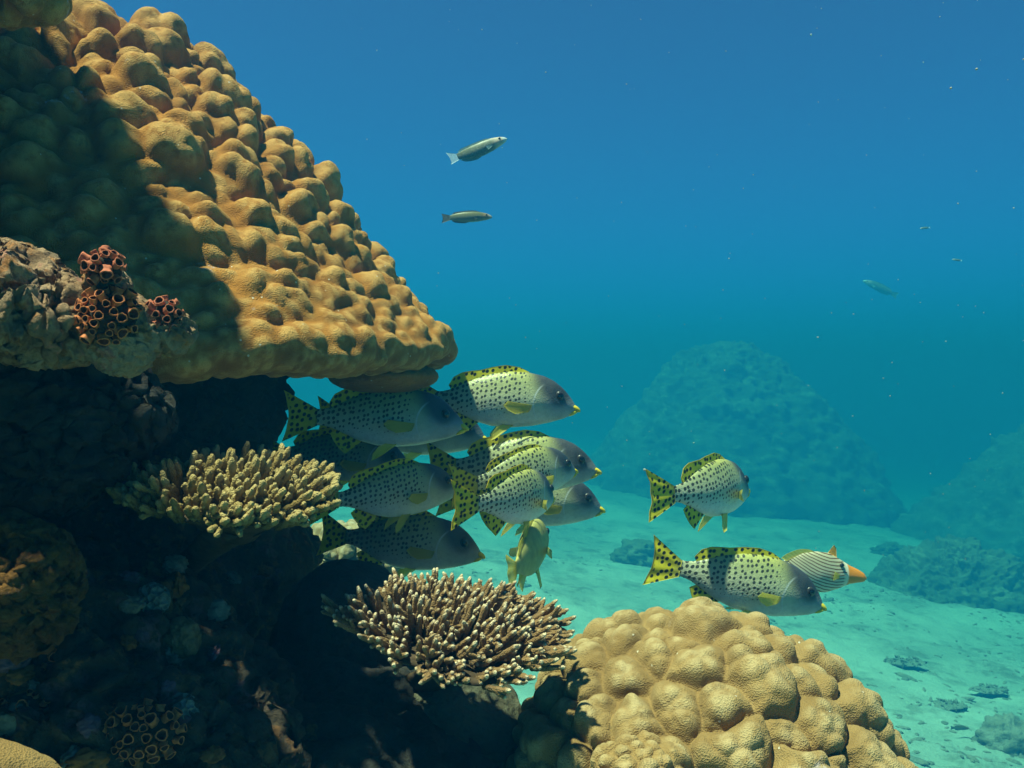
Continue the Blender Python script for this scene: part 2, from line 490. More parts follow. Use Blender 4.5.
p = at(735, 338, 29.0)
far_mound('reef_mound', p.x - .1, p.y, 4.9, 4.6, p.z - float(ground_z(p.x, p.y)) - .1, 21,
          'large hazy rounded coral mound rising from the sand behind the paired spotted fish', 1.55, -.35)
p = at(1110, 405, 24.0)
far_mound('reef_ridge', p.x, p.y, 5.7, 4.6, p.z - float(ground_z(p.x, p.y)), 43,
          'hazy reef slope entering at the right edge of the view', 1.3)
p = at(960, 575, 16.0)
far_mound('reef_outcrop', p.x, p.y, 1.7, 1.3, .9, 57, 'low faded rubble outcrop at the foot of the right-hand reef slope', 1.4)

# ------------------------------------------------------------------ massive lobed corals
def finish_coral(name, v, q, mat, label, cat, levels, seed, post_smooth=2, attr_norm=None, parent=None):
    n0, _ = quad_normals(v, q); fade = None; tot = np.zeros(len(v))
    for k, (rfun, cover, amp, skew) in enumerate(levels):
        v, U = lumps(v, q, rfun, seed + 31 * k, cover, amp, skew, n0=n0 if k else None, fade=fade)
        v = smooth(v, q, post_smooth, .5)
        tot = tot + (1 - U ** 2) * (1.0 if k == len(levels) - 2 else .5)
        fade = 1 - U ** 5
    n, _ = quad_normals(v, q)
    v = v + n * (.0025 * fbm(v, 45, 3, seed))[:, None]
    o = mesh_obj(name, v, q, mat, parent, {'lump': np.clip(tot / 1.4, 0, 1)})
    if label: tag(o, label, cat)
    return o

# big overhanging dome, upper left
AX, AY = -0.97, 2.0
prof = np.array([[.0, .845], [.07, .84], [.15, .815], [.25, .75], [.325, .67], [.40, .585], [.47, .49], [.54, .39], [.62, .29], [.70, .20],
                 [.775, .125], [.81, .095], [.815, .075], [.79, .058], [.72, .062], [.55, .085], [.3, .10], [.05, .11]])
prof[:, 1] = np.where(prof[:, 1] > .45, .45 + (prof[:, 1] - .45) * .86, prof[:, 1])
seg = np.concatenate([[0], np.cumsum(np.linalg.norm(np.diff(prof, axis=0), axis=1))])
nv_, nu_ = 330, 760
ss = np.linspace(0, seg[-1], nv_)
pr = np.interp(ss, seg, prof[:, 0]); pz = np.interp(ss, seg, prof[:, 1])
for _ in range(6):
    pr[1:-1] = (pr[:-2] + pr[1:-1] * 2 + pr[2:]) / 4; pz[1:-1] = (pz[:-2] + pz[1:-1] * 2 + pz[2:]) / 4
# more columns toward the viewer
th = np.linspace(0, 1, nu_, endpoint=False)
th = 2 * np.pi * th + .55 * np.sin(2 * np.pi * th - math.radians(-50))
T, I = np.meshgrid(th, np.arange(nv_), indexing='ij'); T = T.ravel(); I = I.ravel()
R = pr[I]; Z = pz[I]
dirs = np.stack([np.cos(T), np.sin(T), np.zeros_like(T)], 1)
low = np.clip((.45 - Z) / .4, 0, 1)
R = R * (1 + .05 * fbm(dirs * 1.3, 1.2, 3, 5) + .022 * low * fbm(dirs * 4, 1.3, 3, 6)) + .0
drop = -.060 * np.clip(-np.sin(T + .05), 0, 1) * np.clip(np.cos(T) / .5, 0, 1) * low + .02 * low * fbm(dirs * 3, 1.1, 3, 8)
v = np.stack([AX + R * np.cos(T), AY + R * np.sin(T), Z + drop], 1)
q = grid_quads(nu_, nv_, True)[:, ::-1]
def rbig(p):
    z = p[:, 2]
    return np.interp(z, [-.05, .03, .10, .2, .32, .45, .7, .95], [.013, .013, .017, .025, .033, .040, .046, .046])
def rsub(p):
    z = p[:, 2]
    return np.interp(z, [-.05, .05, .12, .3, .5, .95], [.008, .009, .012, .018, .022, .025])
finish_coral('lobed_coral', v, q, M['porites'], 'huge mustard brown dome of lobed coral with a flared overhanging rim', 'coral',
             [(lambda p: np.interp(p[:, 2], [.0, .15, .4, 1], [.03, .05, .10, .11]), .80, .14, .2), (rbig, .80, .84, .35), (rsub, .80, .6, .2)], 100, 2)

def coral_blob(name, c, rad, mat, label, rf1, rf2, seed, nu=360, nv=220, rot=0, cat='coral', warp=.12):
    v, q = sphere_grid(nu, nv)
    v = v[:, [0, 2, 1]] * [1, -1, 1]           # poles along y, away from the viewer's seam
    w = 1 + warp * fbm(v, 1.3, 3, seed)
    v = v * w[:, None] * np.array(rad)
    if rot:
        R_ = np.array(Matrix.Rotation(rot, 3, 'Y')); v = v @ R_.T
    v = v + np.array(c)
    n, _ = quad_normals(v, q)
    if ((v - np.array(c)) * n).sum() < 0: q = q[:, ::-1]
    lv = [(lambda p: np.full(len(p), rf1), .8, .72, .25)]
    if rf2: lv.append((lambda p: np.full(len(p), rf2), .8, .5, .1))
    return finish_coral(name, v, q, mat, label, cat, lv, seed)

p = at(8, -24, 1.34)
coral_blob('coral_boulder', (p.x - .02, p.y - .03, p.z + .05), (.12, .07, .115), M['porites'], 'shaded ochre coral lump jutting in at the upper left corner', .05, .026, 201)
# unseen coral added above and left of the view to shade what lies below
coral_blob('added_shade_coral', (-1.19, 1.25, .97), (.32, .34, .28), M['porites'], 'unseen brown coral mass added outside the upper left to cast shade', .08, None, 211, 160, 100)

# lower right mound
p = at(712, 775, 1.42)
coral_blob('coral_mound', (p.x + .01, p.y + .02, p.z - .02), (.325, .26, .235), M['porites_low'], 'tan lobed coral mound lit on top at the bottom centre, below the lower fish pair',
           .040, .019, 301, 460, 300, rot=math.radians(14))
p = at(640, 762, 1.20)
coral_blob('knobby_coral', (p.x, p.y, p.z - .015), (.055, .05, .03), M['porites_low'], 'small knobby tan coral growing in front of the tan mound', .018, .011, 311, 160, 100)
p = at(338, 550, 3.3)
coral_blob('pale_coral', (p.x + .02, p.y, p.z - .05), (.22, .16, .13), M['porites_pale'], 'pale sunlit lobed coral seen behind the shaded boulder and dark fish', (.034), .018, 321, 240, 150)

# ------------------------------------------------------------------ reef rock
def rock(name, c, rad, mat, label, seed, amp=.12, freq=3.0, fine=.02, nu=300, nv=190, cat='rock', rot=(0, 0, 0), knobs=None):
    v, q = sphere_grid(nu, nv)
    v = v[:, [0, 2, 1]] * [1, -1, 1]
    R_ = np.array(Matrix.Rotation(rot[2], 3, 'Z') @ Matrix.Rotation(rot[1], 3, 'Y') @ Matrix.Rotation(rot[0], 3, 'X'))
    v = (v * np.array(rad)) @ R_.T
    n, _ = quad_normals(v, q)
    if (v * n).sum() < 0: q = q[:, ::-1]; n = -n
    v = v + np.array(c)
    m = max(rad)
    v = v + n * (amp * fbm(v, freq / 1.0, 5, seed, .55))[:, None]
    n, _ = quad_normals(v, q)
    if knobs:
        v, _t = lumps(v, q, lambda p: np.full(len(p), knobs), seed, .8, .6); v = smooth(v, q, 1, .4)
        n, _ = quad_normals(v, q)
    v = v + n * (fine * (1 - 2 * np.abs(fbm(v, freq * 6, 4, seed + 4, .6))))[:, None]
    return tag(mesh_obj(name, v, q, mat), label, cat)

rock('reef_rock', (-1.20, 1.98, -.50), (.68, .52, .62), M['rock'], 'massive dark reef rock shaded under the big coral dome', 401, .13, 2.6, .03, 420, 260)
rock('cave_rock', (-.72, 2.05, -.03), (.14, .2, .17), M['rock_shade'], 'rock coloured black for shade, closing the gap under the right half of the big dome', 405, .09, 9, .03, 160, 100)  # filler rock; its black colour stands in for shade under the dome
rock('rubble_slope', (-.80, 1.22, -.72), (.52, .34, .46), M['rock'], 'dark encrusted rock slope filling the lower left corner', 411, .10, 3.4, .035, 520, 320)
rock('dark_boulder', tuple(at(345, 640, 1.62)), (.135, .16, .15), M['rock_shade'], 'smooth rounded boulder in shade behind the white-tipped table coral', 421, .03, 4, .004)
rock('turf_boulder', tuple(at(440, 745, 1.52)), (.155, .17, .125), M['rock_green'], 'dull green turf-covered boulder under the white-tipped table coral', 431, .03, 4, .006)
rock('reef_footing', (-.34, 1.42, -.78), (.42, .34, .27), M['rock_shade'], 'reef foot coloured black for shade below the dark boulder', 436, .08, 3.5, .02, 300, 180)
p = at(395, 374, 2.0)
rock('coral_ledge', (p.x - .02, p.y - .03, p.z - .005), (.12, .17, .034), M['porites'], 'thin brown coral lip tucked under the right end of the big dome', 441, .01, 5, .003, 240, 120, cat='coral')
p = at(45, 300, 1.02)
rock('rock_ledge', (p.x - .09, p.y + .02, p.z), (.155, .10, .045), M['rock_pale'], 'pale crusted rock ledge with pink and ochre growth by the left edge', 451, .05, 6, .03, 320, 200, rot=(0, .25, 0))
rock('shade_toned_rock', tuple(at(5, 425, 1.29)), (.25, .12, .105), M['rock_shade'], 'rock mass coloured black, added for the deep shade below the pale crusted ledge', 453, .07, 6, .03, 260, 160)  # added dark mass standing in for deep shade, hides the rim behind
p = at(110, 325, 1.01)
rock('ledge_knob', (p.x, p.y + .03, p.z - .01), (.040, .04, .040), M['rock_pale'], 'rounded mossy rock knob carrying orange cup corals', 455, .02, 9, .01, 160, 100)
p = at(104, 278, 1.02)
rock('ledge_knob', (p.x, p.y + .012, p.z - .004), (.022, .03, .022), M['rock_pale'], 'small upright rock knob carrying the topmost orange cup corals', 459, .01, 9, .006, 120, 80)
p = at(163, 330, 1.03)
rock('ledge_knob', (p.x, p.y + .03, p.z), (.022, .03, .022), M['rock_pale'], 'small rock knob beside the right-hand orange cup corals', 457, .015, 9, .01, 120, 80)
p = at(20, 765, .85)
rock('coral_crust', (p.x - .02, p.y, p.z - .02), (.085, .05, .035), M['porites_low'], 'blurred tan coral lump at the bottom left corner', 463, .01, 8, .002, 160, 100, rot=(0, .45, 0), cat='coral')

rock('added_shade_wall', (-1.22, .50, .12), (.44, .72, .86), M['rock'], 'unseen dark reef wall added left of the camera to cast shade', 481, .10, 2.2, .03, 160, 100)  # out of view, added to block sun from the lower left

rock('added_shade_roof', (-.30, -.20, 1.18), (1.15, .97, .20), M['rock'], 'unseen dark reef roof added above the camera to shade the near water', 485, .10, 2.4, .03, 200, 120)  # out of view, added to keep sun off the water near the camera
rock('reef_rock', (-.25, 1.85, -1.75), (1.15, .62, .86), M['rock_shade'], 'dark reef foot spreading onto the sand below the corals', 491, .12, 2.4, .03, 260, 160)

# ------------------------------------------------------------------ cup corals, honeycomb corals, sponges
def cup_mesh(r, h, seed):
    a = np.linspace(0, 2 * np.pi, 18, endpoint=False)
    w = 1 + .08 * np.sin(a * 3 + seed) + .05 * np.sin(a * 7 + seed * 2)
    rings = []
    for rr, zz in ((1.0, -.3), (.82, .1), (.86, .5), (.98, .85), (1.02, .97), (.93, 1.02), (.78, .95), (.62, .7), (.5, .4), (.2, .3)):
        rings.append(np.stack([r * rr * w * np.cos(a), r * rr * w * np.sin(a), np.full(18, zz * h)], 1))
    v, q, tr = loft(rings)
    fm = np.concatenate([np.where(np.arange(len(q)) // 18 >= 6, 1, 0), np.zeros(18, int), np.ones(18, int)])
    return v, q, tr, fm

def cup_colony(c, rad, n, r, label, mats, seed, facing=(0.1, -.85, .45), group=None, rnd=.35, big=(.7, 1.25)):
    rr = random.Random(seed)
    root = empty('cup_coral', c)
    tag(root, label, 'coral', group)
    v, q = sphere_grid(40, 24); v = v * (np.array(rad) * (1 + .15 * fbm(v, 2.5, 3, seed))[:, None] if False else np.array(rad)) * (1 + .12 * fbm(v, 2.5, 3, seed))[:, None]
    mesh_obj('base', v * .97, q, M['rock_shade'], root)
    f = Vector(facing).normalized(); pts = []
    tries = 0
    while len(pts) < n and tries < 4000:
        tries += 1
        d = Vector((rr.gauss(0, 1), rr.gauss(0, 1), rr.gauss(0, 1))).normalized()
        if d.dot(f) < .05: continue
        s = r * rr.uniform(*big)
        p = Vector((d.x * rad[0], d.y * rad[1], d.z * rad[2]))
        if any((p - o).length < (s + so) * .92 for o, so, _ in pts): continue
        nd = Vector((d.x / rad[0], d.y / rad[1], d.z / rad[2])).normalized()
        pts.append((p, s, nd))
    for p, s, nd in pts:
        h = s * rr.uniform(.8, 1.6)
        v, q, tr, fm = cup_mesh(s, h, rr.random() * 6)
        o = mesh_obj('cup', v, q, None, root, tris=tr, mats=mats, fmat=fm)
        o.location = p
        nd = (nd + Vector((rr.uniform(-rnd, rnd), rr.uniform(-rnd, rnd), rr.uniform(-rnd, rnd)))).normalized()
        o.rotation_euler = nd.to_track_quat('Z', 'Y').to_euler()
    return root
from mathutils.bvhtree import BVHTree
def bvh_of(names):
    V = []; F = []
    for o in bpy.data.objects:
        if o.type == 'MESH' and o.name.split('.')[0] in names:
            b = len(V); V += [o.matrix_world @ x.co for x in o.data.vertices]; F += [[b + i for i in p.vertices] for p in o.data.polygons]
    return BVHTree.FromPolygons(V, F)
ROCKS = bvh_of({'rubble_slope', 'reef_rock', 'rock_ledge', 'ledge_knob', 'dark_boulder', 'reef_footing'})
def surf(px, py, sink=.0):
    d = at(px, py, 1.0).normalized()
    h = ROCKS.ray_cast(Vector((0, 0, 0)), d)
    if h[0] is None: print('no rock at', px, py); return at(px, py, 1.3)
    return h[0] + d * sink
p = at(2, 580, .96)
rock('orange_crust', (p.x - .01, p.y + .02, p.z - .005), (.068, .045, .062), M['rock_orange'], 'orange and ochre crusted rock face lit at the far left', 461, .05, 9, .02, 300, 200, knobs=.009)
CM = [M['cup'], M['cup_in']]; CP = [M['cup_pale'], M['cup_in']]
cup_colony(at(105, 268, 1.0), (.0195, .0195, .017), 24, .006, 'round cluster of orange cup corals, topmost of the three on the ledge', CM, 1)
cup_colony(surf(108, 318, .012), (.033, .026, .032), 46, .0058, 'largest cluster of orange cup corals, on the mossy rock knob', CP, 2)
cup_colony(surf(165, 318, .010), (.0185, .019, .021), 24, .0058, 'small orange cup coral cluster, rightmost on the ledge', CM, 3)
cup_colony(surf(95, 372, .006), (.019, .018, .011), 12, .0055, 'few orange cup corals hanging under the mossy knob', CP, 4)
cup_colony(surf(135, 735, .02), (.055, .03, .035), 48, .0062, 'ochre tube corals low in the dark rubble at the bottom', CP, 5)
cup_colony(surf(45, 650, .02), (.055, .03, .03), 40, .0055, 'dull cup corals below the orange crusted rock', CP, 6)
cup_colony(surf(20, 705, .015), (.04, .03, .02), 24, .0055, 'faint cup corals on the slope above the bottom left lump', CP, 7)

def honeycomb(c, rad, label, seed, mat, cell=.006, cat='coral'):
    v, q = sphere_grid(220, 140); v = v[:, [0, 2, 1]] * [1, -1, 1]
    v = v * (1 + .1 * fbm(v, 2, 3, seed))[:, None] * np.array(rad) + np.array(c)
    n, _ = quad_normals(v, q)
    if ((v - np.array(c)) * n).sum() < 0: q = q[:, ::-1]
    v, U = lumps(v, q, lambda p: np.full(len(p), cell), seed, .8, -.7, nmax=900)
    return tag(mesh_obj('honeycomb_coral', v, q, mat), label, cat)
M['hc'] = mat_plain('grey_honeycomb', (.16, .17, .15), .85, .35, 120, .5)
honeycomb(tuple(surf(152, 600, .012)), (.026, .02, .026), 'small grey honeycomb coral, upper of two in the dark slope', 11, M['hc'])
honeycomb(tuple(surf(183, 715, .012)), (.022, .02, .03), 'small grey honeycomb coral, lower of two in the dark slope', 12, M['hc'])
p = surf(180, 640, .01)
rock('sponge', tuple(p), (.024, .02, .028), M['sponge'], 'small tan brown sponge between the two honeycomb corals', 471, .008, 14, .004, 120, 80, cat='sponge')

M['mauve'] = mat_plain('mauve_crust', (.13, .07, .085), .9, .4, 70, .6)
M['rust'] = mat_plain('rust_crust', (.26, .09, .025), .9, .4, 70, .6)
M['chalk'] = mat_plain('chalky_crust', (.17, .155, .12), .9, .4, 70, .6)
er = random.Random(9)
for kind, lab, n in (('mauve', 'thin mauve sponge crust on the shaded rock slope', 9), ('rust', 'thin rust orange sponge crust on the shaded rock slope', 10), ('chalk', 'thin dull grey sponge crust on the shaded rock slope', 9)):
    for k in range(n):
        px, py = er.uniform(5, 300), er.uniform(560, 765)
        h = ROCKS.ray_cast(Vector((0, 0, 0)), at(px, py, 1.0).normalized())
        if h[0] is None: continue
        sz = er.uniform(.010, .026)
        v, q = sphere_grid(44, 26)
        v = v * (1 + .55 * fbm(v + k * 3.1, 2.3, 4, 70 + k, .65))[:, None] * np.array([sz, sz * er.uniform(.5, 1.0), sz * .32])
        R_ = np.array(h[1].to_track_quat('Z', 'Y').to_matrix())
        tag(mesh_obj('encrusting_sponge', v @ R_.T + np.array(h[0]), q, M[kind]), lab, 'sponge', {'mauve': 'mauve', 'rust': 'rust orange', 'chalk': 'dull grey'}[kind] + ' sponge crusts on the dark slope')

# ------------------------------------------------------------------ branching table corals
def branch_geo(p, d, L, r0, r1, seed, bumpy, segs=9, rings=16, start=0.0):
    """one knobbly finger with little cups down its side, returns verts, quads, tris, along"""
    d = np.array(d, float); d /= np.linalg.norm(d)
    up = np.array([0, 0, 1.0])
    a = np.cross(d, [0.3, .9, .2]); a /= np.linalg.norm(a); b = np.cross(d, a)
    an = np.linspace(0, 2 * np.pi, segs, endpoint=False)
    R = []; al = []
    r_ = np.random.default_rng(seed)
    bendv = up * .22 + r_.normal(0, .08, 3)
    for k in range(rings):
        s = k / (rings - 1)
        rr = r0 + (r1 - r0) * s
        if s > .86: rr *= math.sqrt(max(0.06, 1 - ((s - .86) / .155) ** 2))
        cpt = np.array(p) + d * L * s + bendv * L * s * s * .5
        w = 1 + bumpy * (r_.random(segs) - .35) * (1 if k > 0 else 0)
        R.append(cpt + (np.cos(an)[:, None] * a + np.sin(an)[:, None] * b) * (rr * w)[:, None])
        al += [start + (1 - start) * s] * segs
    v, q, t = loft(R)
    al += [start, 1.0]
    return v, q, t, al

def table_coral(name, c, R, mat, label, n, L, r0, r1, bumpy, seed, lean=(0, 0), flat=.75, twigs=2, squash=1.0, tilt=(0, 0), dome=.10, stalk_to=None):
    rr = random.Random(seed); cv = np.array(c)
    root = empty(name, c); tag(root, label, 'coral')
    Rm = (Matrix.Rotation(tilt[0], 3, 'X') @ Matrix.Rotation(tilt[1], 3, 'Y'))
    Rn = np.array(Rm)
    # plate underneath
    nu, nv = 90, 26
    th = np.linspace(0, 2 * np.pi, nu, endpoint=False)
    wob = 1 + .10 * np.sin(th * 3 + seed) + .06 * np.sin(th * 7 + 2 * seed)
    rings = []
    for f, z in ((.02, -.010), (.3, -.008), (.6, -.002), (.85, .004), (.9, .001), (.84, -.006), (.6, -.02), (.35, -.045), (.2, -.07)):
        rings.append(np.stack([R * f * wob * np.cos(th), R * f * wob * np.sin(th) * squash, np.full(nu, z * R / .17)], 1))
    v, q, tr = loft(rings[::-1])
    mesh_obj('plate', v @ Rn.T, q, M['plate'], root, tris=tr)
    if stalk_to is not None:
        a = np.linspace(0, 2 * np.pi, 20, endpoint=False)
        e = np.array(stalk_to) - cv
        s0 = (np.array([0, 0, -.05 * R / .17])) @ Rn.T
        rs = []
        for k in range(8):
            s = k / 7; cc = s0 * (1 - s) + e * s; rad = .055 * (1 - .35 * math.sin(s * 3.1)) * R / .17
            rs.append(cc + np.stack([rad * np.cos(a), rad * np.sin(a), .15 * rad * np.sin(a * 2 + s)], 1))
        v, q, tr = loft(rs[::-1]); mesh_obj('stalk', v, q, M['plate'], root, tris=tr)
    items = []
    for i in range(n):
        f = math.sqrt((i + .5) / n) * rr.uniform(.96, 1.03); ph = i * 2.399963 + rr.uniform(-.15, .15)
        k = int(ph / (2 * math.pi) * nu) % nu
        rad = R * .88 * f * wob[k]
        p = np.array([rad * math.cos(ph), rad * math.sin(ph) * squash, dome * R * (1 - f * f) * .4 - .004])
        out = f ** 1.6
        d = np.array([math.cos(ph) * out * flat + lean[0], math.sin(ph) * out * flat + lean[1], 1 - .62 * out * flat]) + np.array([rr.gauss(0, .10) for _ in range(3)])
        d /= np.linalg.norm(d)
        Lk = L * rr.uniform(.6, 1.32) * (1.05 - .1 * f)
        parts = [branch_geo(p, d, Lk, r0 * rr.uniform(.85, 1.15), r1, seed * 999 + i, bumpy)]
        for w in range(rr.randint(0, twigs)):
            s = rr.uniform(.3, .7); pp = p + d * Lk * s
            side = np.array([rr.gauss(0, 1) for _ in range(3)]); side -= d * side.dot(d); side /= np.linalg.norm(side)
            parts.append(branch_geo(pp, d * .75 + side * .75, Lk * rr.uniform(.25, .55), r0 * .7, r1 * .85, seed * 777 + i * 7 + w, bumpy, 8, 8, s * .7))
        V = []; Q = []; T_ = []; A = []; o = 0
        for v, q, tr, al in parts:
            V.append(v @ Rn.T); Q.append(q + o); T_.append(tr + o); A += al; o += len(v)
        V = np.vstack(V); items.append((float(np.linalg.norm(V.mean(0) + cv)), V, np.vstack(Q), np.vstack(T_), A))
    items.sort(key=lambda x: x[0])
    for dist, V, Q, T_, A in items[:100]:
        mesh_obj('branch', V, Q, mat, root, {'along': A}, tris=T_)
    rest = items[100:]
    if rest:
        V = []; Q = []; T_ = []; A = []; o = 0
        for _, v, q, tr, al in rest:
            V.append(v); Q.append(q + o); T_.append(tr + o); A += al; o += len(v)
        tag(mesh_obj('branches', np.vstack(V), np.vstack(Q), mat, root, {'along': A}, tris=np.vstack(T_)), kind='stuff')
    return root

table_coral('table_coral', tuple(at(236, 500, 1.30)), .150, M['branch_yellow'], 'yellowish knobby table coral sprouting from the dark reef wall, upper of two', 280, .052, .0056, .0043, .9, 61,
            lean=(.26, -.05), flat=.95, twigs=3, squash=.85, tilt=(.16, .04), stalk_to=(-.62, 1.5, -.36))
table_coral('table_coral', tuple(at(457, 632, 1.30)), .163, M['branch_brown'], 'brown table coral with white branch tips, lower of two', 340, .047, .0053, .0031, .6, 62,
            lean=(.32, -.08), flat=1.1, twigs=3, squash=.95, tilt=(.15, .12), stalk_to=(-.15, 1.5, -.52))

# ------------------------------------------------------------------ fish
def interp(tab, x):
    tab = np.array(tab)
    o = np.argsort(tab[:, 0]); return np.interp(x, tab[o, 0], tab[o, 1])

def smooth_tab(tab, n=200):
    tab = np.array(sorted(tab)); xs = np.linspace(tab[0, 0], tab[-1, 0], n)
    y = np.interp(xs, tab[:, 0], tab[:, 1])
    k = np.array([1, 2, 3, 4, 3, 2, 1.]); k /= k.sum()
    yp = np.pad(y, 3, mode='edge'); y2 = np.convolve(yp, k, 'valid'); y2[0] = y[0]; y2[-1] = y[-1]
    return np.stack([xs, y2], 1)

SPECIES = {
    'grunt': dict(
        top=[(.5, -.028), (.485, .005), (.45, .048), (.41, .088), (.36, .123), (.30, .148), (.2, .166), (.1, .168), (0, .153), (-.1, .122), (-.18, .086), (-.25, .055), (-.30, .043), (-.33, .046)],
        bot=[(.5, -.036), (.47, -.062), (.42, -.082), (.34, -.104), (.24, -.125), (.12, -.136), (0, -.132), (-.1, -.108), (-.18, -.074), (-.25, -.047), (-.30, -.038), (-.33, -.042)],
        wid=[(.5, .010), (.47, .030), (.42, .050), (.34, .072), (.24, .084), (.1, .083), (-.05, .066), (-.18, .036), (-.28, .016), (-.33, .009)]),
    'trigger': dict(
        top=[(.5, -.02), (.48, .012), (.42, .042), (.34, .070), (.24, .120), (.14, .165), (.02, .17), (-.1, .15), (-.2, .105), (-.28, .055), (-.33, .045)],
        bot=[(.5, -.035), (.48, -.058), (.42, -.068), (.34, -.085), (.24, -.13), (.14, -.165), (.02, -.175), (-.1, -.155), (-.2, -.105), (-.28, -.055), (-.33, -.045)],
        wid=[(.5, .014), (.46, .034), (.36, .05), (.22, .07), (.05, .072), (-.12, .055), (-.25, .025), (-.33, .012)]),
    'wrasse': dict(
        top=[(.5, -.01), (.47, .025), (.40, .06), (.28, .092), (.12, .105), (-.05, .10), (-.2, .08), (-.3, .055), (-.34, .05)],
        bot=[(.5, -.02), (.46, -.045), (.38, -.065), (.25, -.088), (.1, -.10), (-.05, -.098), (-.2, -.075), (-.3, -.05), (-.34, -.045)],
        wid=[(.5, .01), (.45, .03), (.35, .05), (.2, .06), (0, .055), (-.2, .035), (-.34, .012)]),
}
for sp in SPECIES.values():
    for k in sp: sp[k] = smooth_tab(sp[k])

def bend_pts(v, bend):
    if not bend: return v
    v = v.copy()
    d = np.clip(.12 - v[:, 0], 0, None)
    v[:, 1] += bend * d * d * 2.2
    v[:, 0] += abs(bend) * bend * 0 + (bend * d * 1.1) ** 2 * d * .6
    return v

def slab(P, nrm, th):
    """grid of points (n,m,3) -> closed thin solid; th (n,m) half thickness"""
    n, m = P.shape[:2]
    a = (P + nrm * th[..., None]).reshape(-1, 3); b = (P - nrm * th[..., None]).reshape(-1, 3)
    q1 = grid_quads(n, m); q2 = q1[:, ::-1] + n * m
    idx = np.concatenate([np.arange(m) , np.arange(1, n) * m + m - 1, (n - 1) * m + np.arange(m - 2, -1, -1), np.arange(n - 2, 0, -1) * m])
    j = np.roll(idx, -1)
    q3 = np.stack([idx, idx + n * m, j + n * m, j], 1)
    return np.vstack([a, b]), np.vstack([q1, q2, q3])

def fin(name, root_line, tip_line, mat, parent, bend, nrm=(0, 1, 0), th0=.006, th1=.0015, m=10, ripple=.0, sub=26):
    """fin spanned between a root polyline and a tip polyline (same count)"""
    A = np.array(root_line, float); B = np.array(tip_line, float)
    s = np.linspace(0, len(A) - 1, sub)
    A = np.stack([np.interp(s, np.arange(len(A)), A[:, k]) for k in range(3)], 1)
    B = np.stack([np.interp(s, np.arange(len(B)), B[:, k]) for k in range(3)], 1)
    f = np.linspace(0, 1, m)
    P = A[:, None] * (1 - f)[None, :, None] + B[:, None] * f[None, :, None]
    nrm = np.array(nrm, float) / np.linalg.norm(nrm)
    P = P + nrm * (ripple * np.sin(s * 2.2)[:, None] * f[None])[..., None]
    ray = .0012 * np.sin(np.linspace(0, sub * 1.7, sub))[:, None] * (1 - f)[None]
    th = (th0 * (1 - f) + th1 * f)[None] + 0 * ray + np.abs(ray)
    v, q = slab(P, nrm, np.broadcast_to(th, P.shape[:2]))
    e = np.broadcast_to(f[None], P.shape[:2]).reshape(-1); r_ = np.broadcast_to(np.linspace(0, 1, sub)[:, None], P.shape[:2]).reshape(-1)
    return mesh_obj(name, bend_pts(v, bend), q, mat, parent, {'edge': np.tile(e, 2), 'ray': np.tile(r_, 2)})

def ell(name, c, rad, mat, parent, n=20, bend=0, rot=None):
    v, q = sphere_grid(n, n // 2 + 3); v = v * np.array(rad)
    if rot is not None: v = v @ np.array(rot.to_3x3() if hasattr(rot, 'to_3x3') else rot).T
    return mesh_obj(name, bend_pts(v + np.array(c), bend), q, mat, parent)

def body(sp, mat, root, bend, name='body', pw=2.3):
    S = SPECIES[sp]
    x0, x1 = S['top'][0, 0], S['top'][-1, 0]
    u = np.linspace(0, 1, 78); xs = x0 + (x1 - x0) * (1 - (1 - u) ** 1.25)
    xs[-1] = x1
    an = np.linspace(0, 2 * np.pi, 44, endpoint=False)
    rings = []
    for x in xs:
        tp, bt, w = interp(S['top'], x), interp(S['bot'], x), interp(S['wid'], x)
        zc = (tp + bt) / 2 - .01 * (tp - bt); h = (tp - bt) / 2
        cz = np.sin(an); cy = np.cos(an)
        yy = w * np.sign(cy) * np.abs(cy) ** (.85) * (1 - .22 * np.clip(cz, 0, 1))
        rings.append(np.stack([np.full(44, x), yy, zc + h * cz], 1))
    v, q, tr = loft(rings)
    return mesh_obj(name, bend_pts(v, bend), q[:, ::-1], mat, root, tris=tr[:, ::-1])

def place(name, px, py, D, L, yaw, pitch, roll, label, cat='fish', group=None):
    root = empty(name, at(px, py, D), (math.radians(roll), math.radians(pitch), math.radians(yaw)), L)
    return tag(root, label, cat, group)

